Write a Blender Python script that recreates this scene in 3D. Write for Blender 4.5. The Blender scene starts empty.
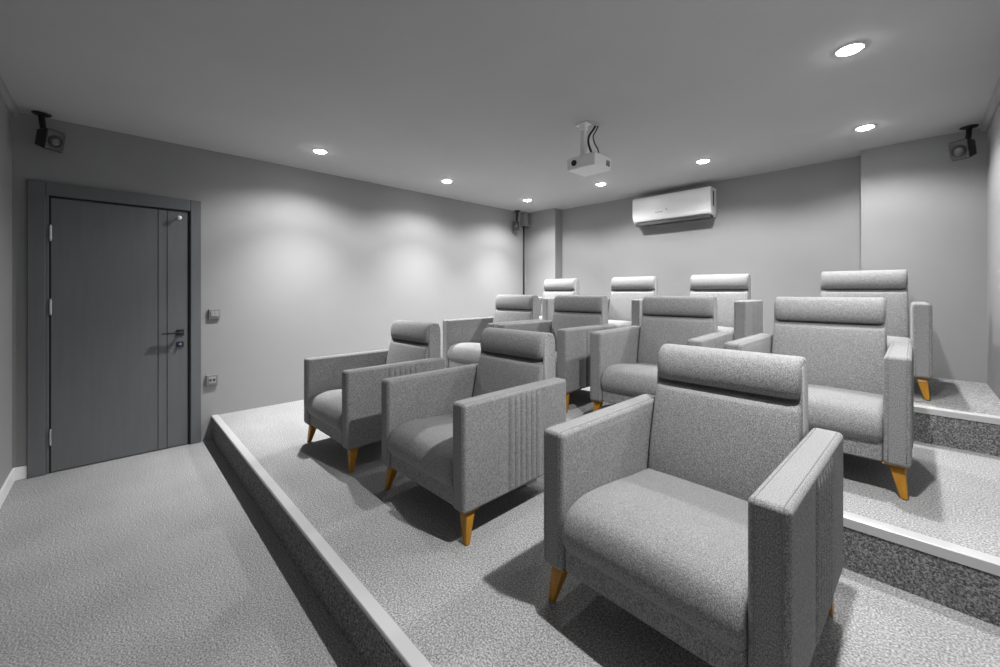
import bpy, bmesh, math, random
from mathutils import Vector, Matrix
random.seed(7)
R = math.radians
scene = bpy.context.scene
col = scene.collection

# ------------------------------------------------------------------ materials
def new_mat(name):
    m = bpy.data.materials.new(name); m.use_nodes = True
    nt = m.node_tree
    return m, nt, nt.nodes['Principled BSDF']

def plain(name, c, rough=0.5, metal=0.0, spec=0.5, coat=0.0):
    m, nt, b = new_mat(name)
    if not hasattr(c, '__len__'): c = (c, c, c)
    b.inputs['Base Color'].default_value = (*c, 1)
    b.inputs['Roughness'].default_value = rough
    b.inputs['Metallic'].default_value = metal
    b.inputs['Specular IOR Level'].default_value = spec
    b.inputs['Coat Weight'].default_value = coat
    return m

def speckle(name, stops, scale, stretch=(1, 1, 1), detail=3, rough=0.9, bump=0.0, bump_scale=None, spec=0.2, sheen=0.0,
            wear=0.0, wear_scale=2.0, dist=0.002):
    """noise driven material: stops = [(pos, grey or rgb), ...]"""
    m, nt, b = new_mat(name)
    N, L = nt.nodes, nt.links
    tc = N.new('ShaderNodeTexCoord'); mp = N.new('ShaderNodeMapping')
    mp.inputs['Scale'].default_value = stretch
    L.new(tc.outputs['Object'], mp.inputs['Vector'])
    nz = N.new('ShaderNodeTexNoise'); nz.inputs['Scale'].default_value = scale
    nz.inputs['Detail'].default_value = detail; nz.inputs['Roughness'].default_value = 0.65
    L.new(mp.outputs['Vector'], nz.inputs['Vector'])
    cr = N.new('ShaderNodeValToRGB')
    e = cr.color_ramp.elements
    while len(e) < len(stops): e.new(0.5)
    for el, (p, c) in zip(e, stops):
        if not hasattr(c, '__len__'): c = (c, c, c)
        el.position = p; el.color = (*c, 1)
    L.new(nz.outputs['Fac'], cr.inputs['Fac'])
    out = cr.outputs['Color']
    if wear:
        n2 = N.new('ShaderNodeTexNoise'); n2.inputs['Scale'].default_value = wear_scale; n2.inputs['Detail'].default_value = 2
        L.new(tc.outputs['Object'], n2.inputs['Vector'])
        mr = N.new('ShaderNodeMapRange')
        mr.inputs['From Min'].default_value = 0.3; mr.inputs['From Max'].default_value = 0.7
        mr.inputs['To Min'].default_value = 1 - wear; mr.inputs['To Max'].default_value = 1 + wear
        L.new(n2.outputs['Fac'], mr.inputs['Value'])
        vm = N.new('ShaderNodeVectorMath'); vm.operation = 'SCALE'
        L.new(out, vm.inputs[0]); L.new(mr.outputs['Result'], vm.inputs['Scale'])
        out = vm.outputs['Vector']
    L.new(out, b.inputs['Base Color'])
    b.inputs['Roughness'].default_value = rough
    b.inputs['Specular IOR Level'].default_value = spec
    b.inputs['Sheen Weight'].default_value = sheen
    if bump:
        bp = N.new('ShaderNodeBump'); bp.inputs['Strength'].default_value = bump; bp.inputs['Distance'].default_value = dist
        src = nz
        if bump_scale:
            src = N.new('ShaderNodeTexNoise'); src.inputs['Scale'].default_value = bump_scale; src.inputs['Detail'].default_value = 2
            L.new(tc.outputs['Object'], src.inputs['Vector'])
        L.new(src.outputs['Fac'], bp.inputs['Height'])
        L.new(bp.outputs['Normal'], b.inputs['Normal'])
    return m

def emitter(name, strength):
    m, nt, b = new_mat(name)
    b.inputs['Base Color'].default_value = (0.9, 0.9, 0.9, 1)
    b.inputs['Emission Color'].default_value = (1, 1, 1, 1)
    b.inputs['Emission Strength'].default_value = strength
    return m

WALL = 0.28
M_wall = speckle('wall paint', [(0.3, WALL * 0.985), (0.7, WALL * 1.015)], 3, rough=0.75, bump=0.05, bump_scale=220, spec=0.25, dist=0.001)
M_ceil = speckle('ceiling paint', [(0.3, 0.47), (0.7, 0.49)], 2, rough=0.85, bump=0.04, bump_scale=180, spec=0.15, dist=0.001)
M_carpet = speckle('grey carpet', [(0.36, 0.145), (0.5, 0.285), (0.64, 0.48)], 150, detail=3, rough=1.0, bump=0.6, spec=0.05,
                   wear=0.07, wear_scale=2.2, dist=0.006)
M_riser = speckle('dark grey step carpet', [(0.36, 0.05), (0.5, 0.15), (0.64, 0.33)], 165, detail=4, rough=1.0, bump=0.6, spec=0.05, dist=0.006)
M_fabric = speckle('grey woven fabric', [(0.35, 0.10), (0.5, 0.20), (0.65, 0.335)], 400, stretch=(1, 1, 0.5), detail=2, rough=0.85,
                   bump=0.2, spec=0.25, sheen=0.08, dist=0.002)
M_piping = speckle('seam thread', [(0.35, 0.15), (0.65, 0.25)], 300, rough=0.85)
M_wood = speckle('amber varnished wood', [(0.3, (0.30, 0.132, 0.009)), (0.7, (0.43, 0.205, 0.016))], 14, stretch=(3, 3, 0.5), rough=0.38, spec=0.45)
M_nosing = plain('white painted metal', 0.42, 0.35)
M_base = plain('white gloss skirting', 0.78, 0.35)
M_door = speckle('anthracite door laminate', [(0.3, (0.118, 0.124, 0.129)), (0.7, (0.130, 0.137, 0.142))], 30, stretch=(1, 1, 0.08), rough=0.42, spec=0.5)
M_black = plain('black plastic', 0.012, 0.45)
M_seal = plain('black rubber seal', 0.006, 0.7)
M_chrome = plain('brushed steel', 0.72, 0.3, 1.0)
M_white = plain('white plastic', 0.85, 0.35)
M_whitegloss = plain('white gloss plastic', 0.82, 0.34, coat=0.1)
M_louvre = plain('grey outlet louvre', 0.035, 0.5)
M_lens = plain('dark glass lens', 0.01, 0.08, coat=1.0)
M_greyplastic = plain('grey switch plate', 0.17, 0.45)
M_lightplastic = plain('pale switch rocker', 0.27, 0.4)
M_cone = plain('grey loudspeaker cone', 0.09, 0.4)
M_spkface = plain('dark grey loudspeaker front', 0.04, 0.45)
M_blue = plain('blue plastic tab', (0.05, 0.05, 0.45), 0.3)
M_lamp = emitter('lamp diffuser', 25)

# ------------------------------------------------------------------ mesh helpers
def obj(name, verts, faces, mat, parent=None, smooth=True, loc=None, wn=False):
    me = bpy.data.meshes.new(name)
    me.from_pydata([tuple(v) for v in verts], [], faces)
    bm = bmesh.new(); bm.from_mesh(me)
    bmesh.ops.remove_doubles(bm, verts=bm.verts, dist=1e-6)
    bmesh.ops.recalc_face_normals(bm, faces=bm.faces)
    bm.to_mesh(me); bm.free()
    me.materials.append(mat)
    if smooth:
        me.polygons.foreach_set('use_smooth', [True] * len(me.polygons))
    o = bpy.data.objects.new(name, me); col.objects.link(o)
    if parent: o.parent = parent
    if loc: o.location = loc
    if wn:
        md = o.modifiers.new('normals', 'WEIGHTED_NORMAL'); md.keep_sharp = True
    return o

def tag(o, label=None, cat=None, group=None, kind=None):
    if label: o['label'] = label
    if cat: o['category'] = cat
    if group: o['group'] = group
    if kind: o['kind'] = kind
    return o

def empty(name, loc, rz=0.0):
    e = bpy.data.objects.new(name, None); col.objects.link(e)
    e.location = loc; e.rotation_euler = (0, 0, rz); e.empty_display_size = 0.1
    return e

class MB:
    """collects shapes for one mesh"""
    def __init__(s): s.v = []; s.f = []
    def add(s, vf, mat=None):
        v, f = vf; n = len(s.v)
        s.v += [(mat @ Vector(p)) if mat else Vector(p) for p in v]
        s.f += [[i + n for i in q] for q in f]
        return s
    def build(s, name, mat, parent=None, smooth=True, wn=True):
        return obj(name, s.v, s.f, mat, parent, smooth, wn=wn)

def box(x0, x1, y0, y1, z0, z1):
    v = [(x, y, z) for x in (x0, x1) for y in (y0, y1) for z in (z0, z1)]
    f = [[0, 1, 3, 2], [4, 6, 7, 5], [0, 4, 5, 1], [2, 3, 7, 6], [0, 2, 6, 4], [1, 5, 7, 3]]
    return v, f

def axis(a, b, r, extra=(), n=3):
    """grid coordinates: rounded ends + support loops + extra inner coordinates"""
    c = [a + r * (1 - math.tan(R(45) * (1 - k / n))) for k in range(n + 1)]
    d = [b - r * (1 - math.tan(R(45) * (1 - k / n))) for k in range(n + 1)]
    mid = [e for e in extra if a + r * 1.2 < e < b - r * 1.2]
    if b - a > 2.6 * r: mid += [a + r * 1.25, b - r * 1.25]
    out = sorted(set(round(x, 6) for x in c + d + mid))
    return out

def lin(a, b, n): return [a + (b - a) * i / n for i in range(n + 1)]

def rbox(x0, x1, y0, y1, z0, z1, r, ex=(), ey=(), ez=(), fn=None, n=3):
    xs, ys, zs = axis(x0, x1, r, ex, n), axis(y0, y1, r, ey, n), axis(z0, z1, r, ez, n)
    lo = Vector((x0 + r, y0 + r, z0 + r)); hi = Vector((x1 - r, y1 - r, z1 - r))
    idx = {}; V = []; F = []
    def vid(p):
        k = (round(p[0], 6), round(p[1], 6), round(p[2], 6))
        if k in idx: return idx[k]
        P = Vector(p); c = Vector([min(max(P[i], lo[i]), hi[i]) for i in range(3)])
        d = P - c
        if d.length > 1e-9: P = c + d.normalized() * r
        if fn: P = Vector(fn(P))
        idx[k] = len(V); V.append(P); return idx[k]
    def face(g, ua, ub):
        for i in range(len(ua) - 1):
            for j in range(len(ub) - 1):
                F.append([vid(g(ua[i], ub[j])), vid(g(ua[i + 1], ub[j])), vid(g(ua[i + 1], ub[j + 1])), vid(g(ua[i], ub[j + 1]))])
    face(lambda a, b: (x0, a, b), ys, zs); face(lambda a, b: (x1, a, b), ys, zs)
    face(lambda a, b: (a, y0, b), xs, zs); face(lambda a, b: (a, y1, b), xs, zs)
    face(lambda a, b: (a, b, z0), xs, ys); face(lambda a, b: (a, b, z1), xs, ys)
    return V, F

def smooth_loop(pts, sub=5):
    """closed Catmull-Rom; a point given as (y, z, 'c') is a hard corner"""
    out = []; n = len(pts)
    for i in range(n):
        p0, p1, p2, p3 = [pts[(i + k - 1) % n] for k in range(4)]
        a, b = Vector(p1[:2]), Vector(p2[:2])
        m1 = Vector((0, 0)) if len(p1) > 2 else (b - Vector(p0[:2])) * 0.5
        m2 = Vector((0, 0)) if len(p2) > 2 else (Vector(p3[:2]) - a) * 0.5
        if len(p1) > 2 and len(p2) > 2: out.append(a); out.append(a.lerp(b, 0.5)); continue
        for k in range(sub):
            t = k / sub; t2, t3 = t * t, t * t * t
            out.append(a * (2 * t3 - 3 * t2 + 1) + m1 * (t3 - 2 * t2 + t) + b * (-2 * t3 + 3 * t2) + m2 * (t3 - t2))
    return out

def loft(prof, x0, x1, r, fn=None, nx=8, nr=4):
    """sweep a (y, z) loop along x, rounding the two ends by radius r"""
    n = len(prof)
    area = sum(prof[i].x * prof[(i + 1) % n].y - prof[(i + 1) % n].x * prof[i].y for i in range(n))
    sg = 1 if area > 0 else -1
    nor = []
    for i in range(n):
        t = (prof[(i + 1) % n] - prof[i - 1]); t = t.normalized() if t.length > 1e-9 else Vector((1, 0))
        nor.append(Vector((t.y, -t.x)) * sg)
    secs = []
    for k in range(nr + 1):
        a = R(90) * k / nr; secs.append((x0 + r * (1 - math.cos(R(90) - a) if False else 1 - math.sin(a)), r * (1 - math.cos(a))))
    secs = [(x, i) for x, i in secs][::-1]          # from x0 (inset r) inwards
    secs = sorted([(x0 + r * (1 - math.cos(R(90) * k / nr)), r * (1 - math.sin(R(90) * k / nr))) for k in range(nr + 1)])
    inner = [(x, 0.0) for x in lin(x0 + r, x1 - r, nx)[1:-1]]
    right = [(x0 + x1 - x, i) for x, i in secs][::-1]
    V = []; F = []
    allsec = secs + inner + right
    for x, ins in allsec:
        for i in range(n):
            p = prof[i] - nor[i] * ins
            q = (x, p.x, p.y)
            if fn: q = fn(q, (x - x0) / (x1 - x0))
            V.append(Vector(q))
    for s in range(len(allsec) - 1):
        for i in range(n):
            j = (i + 1) % n
            F.append([s * n + i, s * n + j, (s + 1) * n + j, (s + 1) * n + i])
    F.append(list(range(n))[::-1]); F.append([(len(allsec) - 1) * n + i for i in range(n)])
    return V, F

def tube(path, r, n=8, cap=True):
    V = []; F = []; path = [Vector(p) for p in path]
    for k, p in enumerate(path):
        t = (path[min(k + 1, len(path) - 1)] - path[max(k - 1, 0)]).normalized()
        u = t.orthogonal().normalized() if k == 0 else (u - t * u.dot(t)).normalized()
        w = t.cross(u)
        rr = r[k] if hasattr(r, '__len__') else r
        for a in range(n):
            an = 2 * math.pi * a / n; V.append(p + (u * math.cos(an) + w * math.sin(an)) * rr)
    for k in range(len(path) - 1):
        for a in range(n):
            b = (a + 1) % n; F.append([k * n + a, k * n + b, (k + 1) * n + b, (k + 1) * n + a])
    if cap: F.append(list(range(n))[::-1]); F.append([(len(path) - 1) * n + a for a in range(n)])
    return V, F

def lathe(prof, n=28, closed=False):
    """(radius, z) profile turned about z"""
    V = []; F = []
    for rr, z in prof:
        for a in range(n):
            an = 2 * math.pi * a / n; V.append(Vector((rr * math.cos(an), rr * math.sin(an), z)))
    for k in range(len(prof) - 1):
        for a in range(n):
            b = (a + 1) % n; F.append([k * n + a, k * n + b, (k + 1) * n + b, (k + 1) * n + a])
    F.append(list(range(n))[::-1]); F.append([(len(prof) - 1) * n + a for a in range(n)])
    return V, F

def bez(pts, n=8):
    pts = [Vector(p) for p in pts]; out = []
    for i in range(len(pts) - 1):
        p0, p1, p2, p3 = pts[max(i - 1, 0)], pts[i], pts[i + 1], pts[min(i + 2, len(pts) - 1)]
        for k in range(n):
            t = k / n
            out.append(0.5 * ((2 * p1) + (p2 - p0) * t + (2 * p0 - 5 * p1 + 4 * p2 - p3) * t * t + (3 * p1 - p0 - 3 * p2 + p3) * t ** 3))
    out.append(pts[-1]); return out

# ------------------------------------------------------------------ room
XL, XR = -4.43, 0.38          # left wall, right wall
YF = -0.513                   # wall on the screen side
YB, YP = 5.05, 4.87           # rear wall, face of its two piers
ZC = 2.615                    # ceiling
Y1, Y2, Y3 = 0.645, 2.143, 3.555
Z1, Z2, Z3 = 0.213, 0.42, 0.63
T = 0.15

def struct(name, mb, mat, label, cat, wn=False):
    o = mb.build(name, mat, None, smooth=False, wn=False)
    return tag(o, label, cat, kind='structure')

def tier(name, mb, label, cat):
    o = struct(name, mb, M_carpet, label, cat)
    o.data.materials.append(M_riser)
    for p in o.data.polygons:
        if p.normal.y < -0.9: p.material_index = 1      # the upright faces take a darker carpet tone than the treads
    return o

struct('floor', MB().add(box(XL - T, XR + T, YF - T, YB + T, -0.12, 0)), M_carpet,
       'grey carpeted lower floor in front of the first step, by the door', 'floor')
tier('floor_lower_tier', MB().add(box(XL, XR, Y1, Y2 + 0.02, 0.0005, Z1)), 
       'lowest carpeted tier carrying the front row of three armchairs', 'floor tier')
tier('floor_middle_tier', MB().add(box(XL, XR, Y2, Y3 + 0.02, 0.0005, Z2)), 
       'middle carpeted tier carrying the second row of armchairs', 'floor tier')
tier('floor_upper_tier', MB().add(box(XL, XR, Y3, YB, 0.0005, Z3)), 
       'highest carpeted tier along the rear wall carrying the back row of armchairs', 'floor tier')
struct('ceiling', MB().add(box(XL - T, XR + T, YF - T, YB + T, ZC, ZC + T)), M_ceil, 'plain grey ceiling with recessed downlights', 'ceiling')
DY0, DY1, DZ = -0.395, 0.525, 2.085     # door opening
struct('wall_left', MB().add(box(XL - T, XL, YF - T, DY0, 0, ZC)).add(box(XL - T, XL, DY1, YB + T, 0, ZC))
       .add(box(XL - T, XL, DY0, DY1, DZ, ZC)), M_wall, 'plain grey side wall that holds the dark door', 'wall')
struct('wall_front', MB().add(box(XL, XR + T, YF - T, YF, 0, ZC)), M_wall, 'grey wall at the left picture edge beside the door corner', 'wall')
struct('wall_right', MB().add(box(XR, XR + T, YF, YB + T, 0, ZC)), M_wall, 'grey wall at the right picture edge', 'wall')
struct('wall_back', MB().add(box(XL, XR, YB, YB + T, 0, ZC))
       .add(box(XL, -3.833, YP, YB, 0, ZC)).add(box(-0.346, XR, YP, YB, 0, ZC)), M_wall,
       'grey rear wall with a shallow pier at either end and an air conditioner between', 'wall')
# skirting boards
struct('baseboard_left', MB().add(rbox(XL, XL + 0.014, YF, -0.444, 0.001, 0.094, 0.004)), M_base, 'short white skirting between room corner and door frame', 'skirting board')
struct('baseboard_front', MB().add(rbox(XL + 0.014, XR, YF, YF + 0.014, 0.001, 0.094, 0.004)), M_base, 'white skirting along the wall at the left picture edge', 'skirting board')

def cove(name, pts_dir, label):
    pass
# ceiling mouldings on the front and right walls: a quarter-round ledge
def cove_prof(w, h, n=6):
    p = [Vector((0, 0))]
    for k in range(n + 1):
        a = R(90) * k / n
        p.append(Vector((w * math.cos(a), -h * math.sin(a))))
    return p
cp = cove_prof(0.035, 0.045)
V = []; F = []
for x in (XL, XR):
    V += [Vector((x, YF + p.x, ZC + p.y)) for p in cp]
n = len(cp)
F = [[i, (i + 1) % n, n + (i + 1) % n, n + i] for i in range(n)] + [list(range(n)), [n + i for i in range(n)][::-1]]
m = MB(); m.add((V, F)); struct('trim_1', m, M_wall, 'rounded ceiling moulding along the wall at the left picture edge', 'moulding')
V = []
for y in (YF + 0.036, YP):
    V += [Vector((XR - p.x, y, ZC + p.y)) for p in cp]
m = MB(); m.add((V, F)); struct('trim_2', m, M_wall, 'rounded ceiling moulding along the wall at the right picture edge', 'moulding')

# metal nosings on the three step edges
def nosing(name, y, z, w, lip, label):
    t = 0.004; r = 0.003
    prof = [(y - t, z - lip), (y - t, z + t - r), (y - t + r, z + t), (y + w, z + t), (y + w, z), (y, z), (y, z - lip)]
    V = []; F = []; k = len(prof)
    for x in (XL + 0.001, XR - 0.001): V += [Vector((x, a, b)) for a, b in prof]
    F = [[i, (i + 1) % k, k + (i + 1) % k, k + i] for i in range(k)] + [list(range(k)), [k + i for i in range(k)][::-1]]
    m = MB(); m.add((V, F)); return struct(name, m, M_nosing, label, 'step nosing')
nosing('trim_3', Y1, Z1, 0.044, 0.012, 'white metal nosing on the lowest step edge beside the door')
nosing('trim_4', Y2, Z2, 0.055, 0.035, 'white metal nosing on the step edge behind the front row')
nosing('trim_5', Y3, Z3, 0.055, 0.032, 'white metal nosing on the highest step edge at the right')

# ------------------------------------------------------------------ door
door = tag(empty('door_1', (XL, 0.066, 0)), 'anthracite grey flush door with two vertical grooves in a wide frame', 'door', kind='structure')
o = -0.066
m = MB()
PF = 0.022
m.add(rbox(-0.002, PF, -0.442 + o, -0.356 + o, 0.002, 2.142, 0.004))
m.add(rbox(-T + 0.01, 0.010, -0.356 + o, -0.340 + o, 0.002, 2.05, 0.002))
m.add(rbox(-0.002, PF, 0.489 + o, 0.564 + o, 0.002, 2.142, 0.004))
m.add(rbox(-0.002, PF, -0.354 + o, 0.487 + o, 2.046, 2.142, 0.004))
m.build('door_frame', M_door, door)
m = MB()
m.add(box(-T + 0.01, 0.004, -0.341 + o, -0.331 + o, 0.002, 2.05)).add(box(-T + 0.01, 0.012, 0.477 + o, 0.489 + o, 0.002, 2.05)).add(box(-T + 0.01, 0.012, -0.336 + o, 0.479 + o, 2.034, 2.05))
m.build('door_seal', M_seal, door, smooth=False, wn=False)
def leaf_fn(P):
    if P.x > -0.01:
        for g in (0.272 + o, 0.331 + o):
            if abs(P.y - g) < 0.0034: P = Vector((P.x - 0.007, P.y, P.z))
    return P
gy = []
for g in (0.272 + o, 0.331 + o): gy += [g - 0.0036, g - 0.003, g + 0.003, g + 0.0036]
leaf = MB().add(rbox(-0.04, 0.003, -0.330 + o, 0.473 + o, 0.008, 2.032, 0.002, ey=gy, fn=leaf_fn)).build('door_leaf', M_door, door, smooth=False, wn=False)
for z in (1.772, 1.226, 0.267):
    h = MB().add(lathe([(0.0065, -0.05), (0.0075, -0.048), (0.0075, 0.048), (0.0065, 0.05)], 12), Matrix.Translation((0.014, -0.331 + o, z)))
    for s in (-1, 1): h.add(lathe([(0.004, -0.006), (0.0055, 0), (0.004, 0.006)], 10), Matrix.Translation((0.014, -0.331 + o, z + s * 0.055)))
    h.build('hinge', M_chrome, door)
# lever handle
yh, zh = 0.418 + o, 0.985
m = MB().add(rbox(0.002, 0.012, yh - 0.026, yh + 0.026, zh - 0.026, zh + 0.026, 0.003))
m.add(tube([(0.010, yh, zh), (0.062, yh, zh)], 0.011, 14))
m.add(rbox(0.045, 0.068, yh - 0.125, yh + 0.012, zh - 0.006, zh + 0.006, 0.003))
hd = m.build('door_handle', M_black, leaf)
m = MB().add(rbox(0.002, 0.012, yh - 0.024, yh + 0.024, 0.884 - 0.024, 0.884 + 0.024, 0.003))
lk = m.build('door_lock', M_black, leaf)
# lock barrel and white tip (children of the leaf)
MB().add(tube([(0.012, yh, 0.886), (0.024, yh, 0.886)], 0.009, 16)).add(rbox(0.022, 0.034, yh - 0.003, yh + 0.006, 0.878, 0.897, 0.002)).build('lock_cylinder', M_chrome, leaf)
MB().add(rbox(0.012, 0.020, yh - 0.016, yh - 0.008, 0.875, 0.891, 0.002)).build('lock_tab', M_blue, leaf)
# white knob high on the leaf
yk, zk = 0.408 + o, 1.972
m = MB().add(tube([(0.002, yk, zk), (0.05, yk, zk)], 0.005, 10))
m.build('peg_stem', M_chrome, leaf)
Mx = Matrix.Translation((0.045, yk, zk)) @ Matrix.Rotation(R(90), 4, 'Y')
m = MB().add(lathe([(0.005, 0), (0.013, 0.003), (0.0175, 0.010), (0.016, 0.017), (0.009, 0.022), (0.001, 0.023)], 18), Mx)
m.build('peg_cap', M_white, leaf)

# ------------------------------------------------------------------ switch and socket
def plate(name, y0, y1, z0, z1, label, cat, kind):
    e = tag(empty(name, (XL, (y0 + y1) / 2, (z0 + z1) / 2)), label, cat)
    w, h = (y1 - y0) / 2, (z1 - z0) / 2
    MB().add(rbox(0.0005, 0.022, -w, w, -h, h, 0.005)).build('cover_plate', M_greyplastic, e)
    if kind == 'switch':
        for s in (-1, 1):
            MB().add(rbox(0.018, 0.027, (-w * 0.66 if s < 0 else 0.001), (-0.001 if s < 0 else w * 0.66), -h * 0.5, h * 0.55, 0.002)).build('rocker', M_lightplastic, e)
    else:
        MB().add(rbox(0.020, 0.025, -w * 0.62, w * 0.62, -h * 0.62, h * 0.62, 0.002)).build('outlet_insert', M_lightplastic, e)
        for s in (-1, 1):
            MB().add(rbox(0.0245, 0.0262, s * 0.014 - 0.008, s * 0.014 + 0.008, -0.008, 0.010, 0.0008)).build('port', M_black, e)
plate('light_switch', 0.618, 0.706, 1.092, 1.182, 'grey double light switch on the wall right of the door', 'light switch', 'switch')
plate('wall_socket', 0.600, 0.688, 0.492, 0.588, 'grey low wall socket below the light switch near the step', 'wall socket', 'socket')

# ------------------------------------------------------------------ armchair
def armrest_shape(side):
    """outer face fluted in the middle"""
    x0, x1 = (0.284, 0.374)
    f0, f1, nf = 0.285, 0.525, 6
    p = (f1 - f0) / nf
    ey = lin(0.03, 0.27, 5) + lin(0.55, 0.73, 4)
    for k in range(nf):
        ey += [f0 + p * (k + t) for t in (0.0, 0.07, 0.2, 0.35, 0.5, 0.65, 0.8, 0.93)]
    ey.append(f1)
    def fn(P):
        x, y, z = P
        if x > x1 - 0.012 and f0 - 1e-6 <= y <= f1 + 1e-6:
            t = ((y - f0) / p) % 1.0
            if y >= f1 - 1e-6: t = 0.0
            fade = min(1.0, max(0.0, (0.610 - z) / 0.03)) * min(1.0, max(0.0, (z - 0.15) / 0.02))
            x += (-0.007 + 0.012 * math.sin(math.pi * t) ** 0.55) * fade if t > 0 else -0.007 * fade
        # lower rear corner pulled in, faces very slightly pillowed
        if 0.03 < y < 0.72 and 0.17 < z < 0.60 and x < x0 + 0.005: x -= 0.003
        if z < 0.3: y = y - 0.02 * max(0.0, (y - 0.5) / 0.3) * (0.3 - z) / 0.15
        return (x * side, y, z)
    ez = [0.18, 0.22, 0.28, 0.34, 0.40, 0.46, 0.52, 0.56, 0.572, 0.585, 0.595]
    return rbox(x0, x1, 0.0, 0.755, 0.145, 0.63, 0.017, ex=lin(x0, x1, 3), ey=ey, ez=ez, fn=fn)

def piping_shape(side):
    m = MB(); rr = 0.0018
    for x in (0.284 + 0.0155, 0.374 - 0.0155):
        path = [(x * side, -0.0003, z) for z in lin(0.165, 0.61, 8)]
        for k in range(1, 5):
            a = R(90) * k / 5; path.append((x * side, 0.017 - 0.0173 * math.cos(a), 0.613 + 0.0173 * math.sin(a)))
        path += [(x * side, y, 0.6303) for y in lin(0.02, 0.73, 10)]
        m.add(tube(path, rr, 6))
    return m

seat_prof = smooth_loop([(0.03, 0.232), (0.004, 0.243), (-0.012, 0.275), (-0.008, 0.315), (0.018, 0.355), (0.070, 0.380), (0.15, 0.387), (0.30, 0.374),
                         (0.45, 0.355), (0.60, 0.340), (0.66, 0.33), (0.66, 0.235), (0.40, 0.232), (0.2, 0.232)], 4)
def seat_fn(q, u):
    x, y, z = q
    c = 1 - (2 * u - 1) ** 2
    if z > 0.30: z += 0.012 * c ** 0.6 * min(1, (z - 0.30) / 0.05)
    if y < 0.05: y -= 0.006 * c ** 0.5
    return (x, y, z)

back_prof = smooth_loop([(0.785, 0.150, 'c'), (0.785, 0.40), (0.790, 0.62), (0.790, 0.80), (0.782, 0.855), (0.760, 0.872), (0.735, 0.872), (0.715, 0.85),
                         (0.706, 0.80), (0.702, 0.738), (0.690, 0.722), (0.668, 0.714), (0.655, 0.69), (0.640, 0.64), (0.622, 0.56), (0.604, 0.47), (0.592, 0.38),
                         (0.594, 0.31), (0.63, 0.28), (0.66, 0.22), (0.68, 0.150, 'c')], 4)
def back_fn(q, u):
    x, y, z = q
    c = 1 - (2 * u - 1) ** 2
    if y < 0.70 and 0.30 < z < 0.70: y -= 0.014 * c ** 0.6
    # boxed side strips run up flush beside the roll of the headrest
    e = min(1.0, min(u, 1 - u) / 0.055); e = e * e * (3 - 2 * e)
    if 0.655 < y < 0.735 and 0.685 < z < 0.868: y += (min(y, 0.668 + (z - 0.69) * 0.06) - y) * (1 - e) * min(1.0, (0.868 - z) / 0.02)
    x *= 1.0 + 0.03 * max(0.0, min(1.0, (0.72 - z) / 0.4))
    return (x, y, z)
head_prof = smooth_loop([(0.725, 0.744), (0.690, 0.732), (0.664, 0.736), (0.650, 0.757), (0.647, 0.80), (0.656, 0.84), (0.674, 0.867), (0.703, 0.882),
                         (0.740, 0.884), (0.770, 0.877), (0.776, 0.862), (0.75, 0.83), (0.735, 0.79)], 4)
def head_fn(q, u):
    x, y, z = q
    e = min(1, min(u, 1 - u) / 0.08)
    if y < 0.72: y += 0.012 * (1 - e) ** 2      # the roll flattens into the side strips
    if z < 0.78: z += 0.006 * (1 - e) ** 2
    return (x, y, z)

def leg_shape(sx, sy, front=True):
    """tapered square leg leaning out to the corner; sx, sy = signs"""
    top = Vector((sx * 0.325, 0.060 if sy < 0 else 0.68, 0.150)); bot = Vector((sx * (0.352 if sy < 0 else 0.340), 0.032 if sy < 0 else 0.700, 0.0))
    V = []; F = []
    for t in (0.0, 0.04, 0.35, 0.7, 1.0):
        c = bot.lerp(top, t); w = 0.0125 + 0.0155 * t
        if t == 0: w -= 0.002
        b = 0.004
        for dx, dy in ((-w + b, -w), (w - b, -w), (w, -w + b), (w, w - b), (w - b, w), (-w + b, w), (-w, w - b), (-w, -w + b)):
            V.append(c + Vector((dx, dy, 0)))
    for k in range(4):
        for i in range(8):
            j = (i + 1) % 8; F.append([k * 8 + i, k * 8 + j, (k + 1) * 8 + j, (k + 1) * 8 + i])
    F += [list(range(8))[::-1], [32 + i for i in range(8)]]
    # mounting plate under the frame
    m = MB(); m.add((V, F))
    ty = top.y
    m.add(rbox(top.x - 0.045, top.x + 0.040, ty - 0.045, ty + 0.045, 0.141, 0.1475, 0.002, n=1))
    return m

def make_armchair():
    root = empty('armchair', (0, 0, 0))
    for s in (-1, 1):
        a = MB().add(armrest_shape(s)).build('armrest', M_fabric, root, wn=False)
        piping_shape(s).build('piping', M_piping, a, wn=False)
    MB().add(rbox(-0.2825, 0.2825, 0.014, 0.70, 0.147, 0.262, 0.010, ex=lin(-0.25, 0.25, 6), ey=lin(0.1, 0.6, 4))).build('seat_base', M_fabric, root)
    MB().add(loft(seat_prof, -0.2835, 0.2835, 0.022, seat_fn, 12)).build('seat_cushion', M_fabric, root, wn=False)
    MB().add(loft(back_prof, -0.268, 0.268, 0.014, back_fn, 24)).build('backrest', M_fabric, root, wn=False)
    MB().add(loft(head_prof, -0.2675, 0.2675, 0.016, head_fn, 24)).build('headrest', M_fabric, root, wn=False)
    for sx in (-1, 1):
        for sy in (-1, 1):
            leg_shape(sx, sy).build('leg', M_wood, root)
    return root

def copy_tree(o, parent=None):
    c = o.copy(); col.objects.link(c)
    if parent: c.parent = parent
    for ch in [k for k in list(bpy.data.objects) if k.parent == o]: copy_tree(ch, c)
    return c

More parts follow.
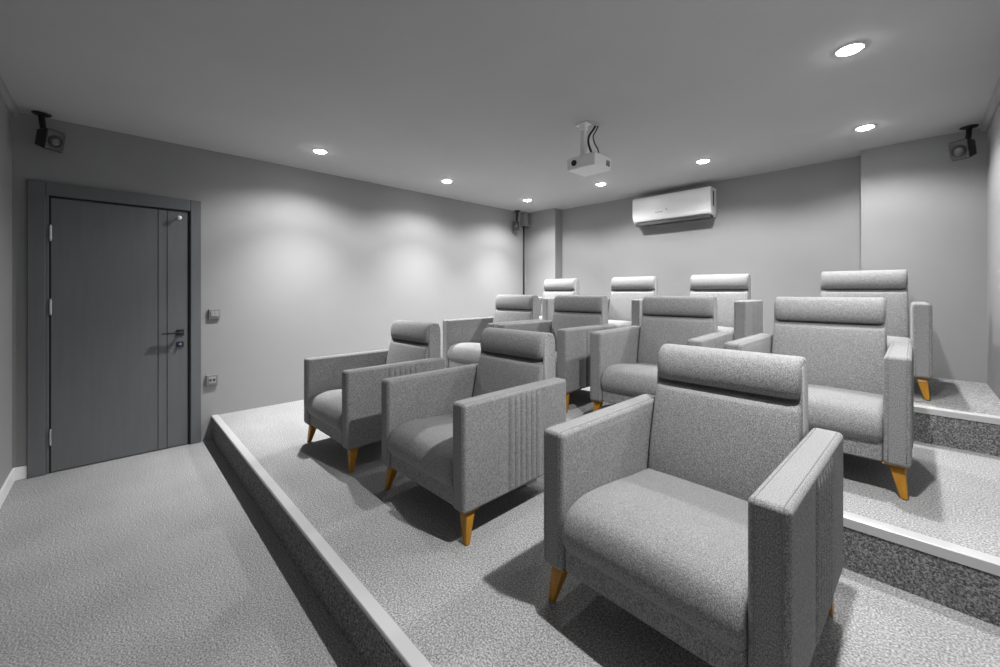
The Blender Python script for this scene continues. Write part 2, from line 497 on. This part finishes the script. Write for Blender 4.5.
G1, G2, G3 = 'armchairs in the front row', 'armchairs in the middle row', 'armchairs in the back row'
chairs = [  # x, y of front, z, turn in degrees, label, group
    (-0.570, 1.112, Z1, -1.5, 'largest grey fabric armchair, nearest the viewer at the right end of the front row', G1),
    (-1.742, 1.098, Z1, 0.5, 'grey armchair in the middle of the front row, its fluted arm facing right', G1),
    (-2.800, 1.030, Z1, 1, 'front row grey armchair closest to the dark door', G1),
    (-2.998, 2.440, Z2, 2, 'middle row grey armchair closest to the left side wall', G2),
    (-2.205, 2.450, Z2, 0, 'second grey armchair from the left wall in the middle row', G2),
    (-1.248, 2.475, Z2, 4, 'third grey armchair from the left wall in the middle row', G2),
    (-0.387, 2.490, Z2, 0, 'rightmost grey armchair of the middle row, just behind the nearest chair', G2),
    (-3.440, 3.755, Z3, -1.4, 'back row grey armchair in the far corner beside the left pier', G3),
    (-2.288, 3.755, Z3, 4, 'back row grey armchair below the left end of the air conditioner', G3),
    (-1.353, 3.750, Z3, 3.6, 'back row grey armchair just right of the air conditioner above it', G3),
    (-0.300, 3.785, Z3, 1, 'back row grey armchair at the far right end', G3),
]
proto = make_armchair()
for i, (x, y, z, a, label, g) in enumerate(chairs):
    c = proto if i == 0 else copy_tree(proto)
    c.location = (x, y, z + 0.0008); c.rotation_euler = (0, 0, R(a))
    tag(c, label, 'armchair', g)

# ------------------------------------------------------------------ downlights
lights = [
    (-3.757, 1.352, 'round recessed downlight above the side wall nearest the door'),
    (-3.757, 2.773, 'round recessed downlight above the side wall, second from the door'),
    (-3.760, 4.155, 'round recessed downlight in the far corner above the left pier'),
    (-2.594, 4.165, 'small round recessed downlight just below and right of the projector'),
    (-1.445, 4.150, 'round recessed downlight above the right end of the air conditioner'),
    (-0.275, 4.205, 'round recessed downlight before the right pier of the rear wall'),
    (-0.241, 2.789, 'largest round recessed downlight at the upper right of the picture'),
]
WIDE, BEAM = 24, 44
def spot(x, y, k, kb=1.0):
    for name, energy, size, blend in (('downlight_spill', WIDE, 150, 0.5), ('downlight_beam', BEAM * kb, 100, 1.0)):
        d = bpy.data.lights.new(name, 'SPOT'); d.energy = energy * k; d.spot_size = R(size); d.spot_blend = blend
        d.shadow_soft_size = 0.03
        l = bpy.data.objects.new(name, d); col.objects.link(l)
        l.location = (x, y, ZC - 0.022)
proto_l = None
for x, y, label in lights:
    if proto_l is None:
        e = empty('downlight', (x, y, ZC))
        MB().add(lathe([(0.063, 0.0), (0.063, -0.003), (0.059, -0.006), (0.053, -0.006), (0.051, -0.002), (0.051, 0.0)], 36)).build('trim_ring', M_white, e, wn=False)
        MB().add(lathe([(0.050, -0.0005), (0.050, -0.005), (0.042, -0.011), (0.026, -0.015), (0.001, -0.0165)], 36)).build('lamp_face', M_lamp, e, wn=False)
        proto_l = e
    else:
        e = copy_tree(proto_l)
    e.location = (x, y, ZC)
    tag(e, label, 'ceiling light', 'recessed ceiling downlights')
    spot(x, y, (0.74 if x < -3 else 0.80) if x < -1 else 0.66, 0.5 if x > -0.3 else (1.9 if x < -3 else 1.0))
spot(-0.245, 1.360, 1.35, 0.35)     # its fitting lies above the top edge of the picture

# ------------------------------------------------------------------ air conditioner
ac = tag(empty('air_conditioner', (-2.082, YB, 2.20)), 'white split air conditioner mounted high on the rear wall', 'air conditioner')
W = 0.475
prof = smooth_loop([(-0.001, 0.335, 'c'), (-0.165, 0.335), (-0.190, 0.328), (-0.200, 0.305), (-0.203, 0.20), (-0.203, 0.115), (-0.195, 0.080), (-0.170, 0.038), (-0.140, 0.018), (-0.09, 0.008), (-0.001, 0.005, 'c')], 5)
MB().add(loft(prof, -W, W, 0.012, None, 10)).build('housing', M_whitegloss, ac, wn=False)
fp = smooth_loop([(-0.198, 0.318), (-0.2075, 0.300), (-0.2095, 0.20), (-0.2095, 0.100), (-0.204, 0.092), (-0.199, 0.10), (-0.199, 0.2), (-0.196, 0.30)], 4)
MB().add(loft(fp, -W + 0.018, W - 0.03, 0.003, None, 6)).build('front_panel', M_whitegloss, ac, wn=False)
fl = smooth_loop([(-0.205, 0.088), (-0.199, 0.060), (-0.182, 0.034), (-0.178, 0.036), (-0.190, 0.062), (-0.198, 0.086)], 4)
MB().add(loft(fl, -W + 0.018, W - 0.03, 0.002, None, 6)).build('air_flap', M_whitegloss, ac, wn=False)
m = MB().add(rbox(-W + 0.035, W - 0.006, -0.182, -0.085, -0.020, 0.018, 0.004))
m.build('outlet_louvre', M_louvre, ac)
for k in range(6):
    pass
MB().add(rbox(W - 0.004, W + 0.003, -0.130, -0.100, 0.12, 0.29, 0.0015, n=2)).build('side_grille', M_louvre, ac)
m = MB()
for k in range(4): m.add(rbox(-0.165 + 0.024 * k, -0.147 + 0.024 * k, -0.2115, -0.2090, 0.115, 0.124, 0.0008, n=1))
m.build('badge', M_lightplastic, ac)
MB().add(rbox(-0.03, -0.016, -0.2115, -0.2090, 0.135, 0.150, 0.0008, n=1)).build('display', M_lightplastic, ac)

# ------------------------------------------------------------------ projector
pr = tag(empty('projector', (-1.675, 2.53, 2.23)), 'white projector hanging from the ceiling on a bracket', 'projector')
hx, hy, hz = 0.122, 0.112, 0.090
def pj(P):
    x, y, z = P
    if z < 0.02: x *= 0.98; y *= 0.98
    return (x, y, z)
MB().add(rbox(-hx, hx, -hy, hy, 0, hz, 0.010, ex=lin(-hx, hx, 5), ey=lin(-hy, hy, 5), fn=pj)).build('body', M_white, pr)
Mx = Matrix.Translation((-0.055, -hy + 0.001, 0.046)) @ Matrix.Rotation(R(90), 4, 'X')
MB().add(lathe([(0.0215, -0.004), (0.0215, 0.006), (0.017, 0.008), (0.016, 0.003)], 22), Mx).build('lens_barrel', M_black, pr, wn=False)
MB().add(lathe([(0.015, 0.002), (0.012, 0.005), (0.006, 0.007), (0.001, 0.0075)], 20), Mx).build('lens', M_lens, pr, wn=False)
m = MB()
for k in range(7): m.add(rbox(hx - 0.003, hx + 0.0015, 0.035 + 0.007 * k, 0.038 + 0.007 * k, 0.020, 0.062, 0.0008, n=1))
m.build('side_vent', M_lightplastic, pr)
# bracket: ceiling plate, column, spider arms (one part each)
bx, by = -0.085, 0.05
MB().add(rbox(bx - 0.050, bx + 0.050, by - 0.035, by + 0.035, ZC - 2.23 - 0.010, ZC - 2.23 - 0.0005, 0.003)).add(rbox(bx - 0.026, bx + 0.026, by - 0.022, by + 0.022, ZC - 2.23 - 0.05, ZC - 2.23 - 0.008, 0.004)).build('ceiling_plate', M_white, pr)
m = MB().add(rbox(bx - 0.020, bx + 0.020, by - 0.016, by + 0.016, 0.11, ZC - 2.23 - 0.03, 0.004))
for k in range(6): m.add(tube([(bx, by - 0.018, 0.14 + 0.02 * k), (bx, by - 0.012, 0.14 + 0.02 * k)], 0.0035, 8))
m.add(rbox(bx - 0.028, bx + 0.028, by - 0.024, by + 0.024, 0.098, 0.118, 0.004))
m.build('mount_column', M_white, pr)
m = MB()
for tx, ty in ((-0.085, -0.075), (0.075, -0.070), (0.02, 0.08), (-0.09, 0.08)):
    m.add(tube([(bx, by, 0.102), (tx * 0.8, ty * 0.8, 0.098), (tx, ty, hz - 0.004)], 0.005, 8))
m.build('mount_arms', M_spkface, pr)
cab = MB().add(tube(bez([(-1.715, 2.675, ZC - 0.001), (-1.722, 2.650, 2.575), (-1.736, 2.622, 2.53), (-1.734, 2.610, 2.47), (-1.708, 2.604, 2.40), (-1.697, 2.606, 2.335)], 6), 0.0085, 8)).build('projector_cable', M_black, wn=False)
tag(cab, 'thick black cable dropping from the ceiling to the projector', 'cable')
cab = MB().add(tube(bez([(-1.700, 2.690, ZC - 0.001), (-1.705, 2.662, 2.565), (-1.712, 2.640, 2.525), (-1.690, 2.628, 2.46), (-1.655, 2.618, 2.40), (-1.650, 2.618, 2.335)], 6), 0.005, 8)).build('projector_cable', M_black, wn=False)
tag(cab, 'thinner black cable beside the thick one, right of the projector bracket', 'cable')

# ------------------------------------------------------------------ loudspeakers
def speaker(loc_plate, centre, aim_deg, label, size=(0.108, 0.13, 0.10), tilt=12):
    """small cube loudspeaker hung from a round ceiling plate"""
    e = tag(empty('loudspeaker', loc_plate), label, 'loudspeaker', 'small satellite loudspeakers')
    P = Vector(loc_plate); C = Vector(centre) - P
    w, h, d = size[0] / 2, size[1] / 2, size[2] / 2
    Mx = Matrix.Translation(C) @ Matrix.Rotation(R(aim_deg), 4, 'Z') @ Matrix.Rotation(R(tilt), 4, 'X')   # front faces local -y
    def taper(P):
        x, y, z = P; k = 1 - 0.28 * (y + d) / (2 * d); return (x * k, y, z * k)
    MB().add(rbox(-w, w, -d, d, -h, h, 0.012, ey=lin(-d, d, 4), fn=taper), Mx).build('cabinet', M_black, e)
    MB().add(rbox(-w + 0.006, w - 0.006, -d - 0.004, -d + 0.006, -h + 0.006, h - 0.006, 0.004), Mx).build('baffle', M_spkface, e)
    rr = w * 0.74
    Mf = Mx @ Matrix.Translation((0, -d - 0.003, -0.006)) @ Matrix.Rotation(R(90), 4, 'X')
    MB().add(lathe([(rr, -0.002), (rr, 0.003), (rr * 0.92, 0.006), (rr * 0.80, 0.005), (rr * 0.72, 0.002)], 26), Mf).build('surround', M_black, e, wn=False)
    MB().add(lathe([(rr * 0.66, 0.0025), (rr * 0.6, 0.0045), (rr * 0.35, 0.0085), (0.001, 0.010)], 24), Mf).build('cone', M_cone, e, wn=False)
    for sx in (-1, 1):
        for sz in (-1, 1):
            m = MB().add(lathe([(0.004, 0), (0.004, 0.003), (0.002, 0.004)], 10), Mx @ Matrix.Translation((sx * (w - 0.014), -d - 0.003, sz * (h - 0.014))) @ Matrix.Rotation(R(90), 4, 'X'))
            m.build('screw', M_greyplastic, e, wn=False)
    back = Mx @ Vector((0, d * 0.75, h * 0.2))
    MB().add(lathe([(0.050, -0.0005), (0.050, -0.006), (0.042, -0.012), (0.018, -0.018)], 24)).build('ceiling_plate', M_black, e, wn=False)
    top = Vector((back.x * 0.75, back.y * 0.75, -0.012))
    MB().add(tube(bez([(0, 0, -0.010), (back.x * 0.15, back.y * 0.15, -0.05), (back.x * 0.55, back.y * 0.55, back.z * 0.62), back], 6), 0.017, 12)).build('bracket_arm', M_black, e, wn=False)
    return e
speaker((-4.350, -0.368, ZC), (-4.300, -0.330, 2.425), 128, 'small black loudspeaker hung from the ceiling above the door\'s hinge side', size=(0.118, 0.15, 0.11))
speaker((0.285, 4.765, ZC), (0.252, 4.650, 2.420), -30, 'small black loudspeaker hung from the ceiling at the right rear corner', size=(0.120, 0.15, 0.11))
speaker((-4.37, 4.60, ZC), (-4.345, 4.545, 2.37), 40, 'tiny dark loudspeaker in the far left rear corner', size=(0.10, 0.15, 0.09))

# junction box and cable in the far corner
def flare(P):
    x, y, z = P; k = 1 + 0.35 * max(0, (2.425 - z) / 0.05) if z < 2.425 else 1
    return (x, y, z)
jb = tag(MB().add(rbox(XL + 0.0005, XL + 0.085, YP - 0.13, YP - 0.045, 2.41, ZC - 0.0005, 0.004)).add(rbox(XL + 0.0005, XL + 0.11, YP - 0.15, YP - 0.03, 2.395, 2.412, 0.003)).build('junction_box', M_wall),
         'pale box in the far ceiling corner beside the tiny loudspeaker', 'box')
m = MB().add(tube([(XL + 0.014, YP - 0.075, 2.395)] + [(XL + 0.014, YP - 0.075, z) for z in lin(2.3, Z3 + 0.002, 8)], 0.0135, 10))
tag(m.build('corner_cable', M_black, wn=False), 'black vertical cable running down the far wall corner', 'cable')

# ------------------------------------------------------------------ camera and view
cd = bpy.data.cameras.new('camera'); cam = bpy.data.objects.new('camera', cd); col.objects.link(cam)
cd.sensor_width = 36; cd.sensor_fit = 'HORIZONTAL'
cd.lens = 401.2 / 1000 * 36
cd.shift_y = -(333.5 - 291.5) / 1000
cd.clip_start = 0.02
cam.location = (0, 0, 1.34)
cam.rotation_euler = (R(90), 0, math.atan2(416, 401.2))
scene.camera = cam

w = bpy.data.worlds.new('world'); scene.world = w; w.use_nodes = True
w.node_tree.nodes['Background'].inputs['Color'].default_value = (0, 0, 0, 1)
vs = scene.view_settings
vs.view_transform = 'Standard'; vs.look = 'None'; vs.gamma = 1.0; vs.use_curve_mapping = False
vs.exposure = 2.32
scene.cycles.max_bounces = 12; scene.cycles.diffuse_bounces = 8
scene.cycles.use_denoising = True
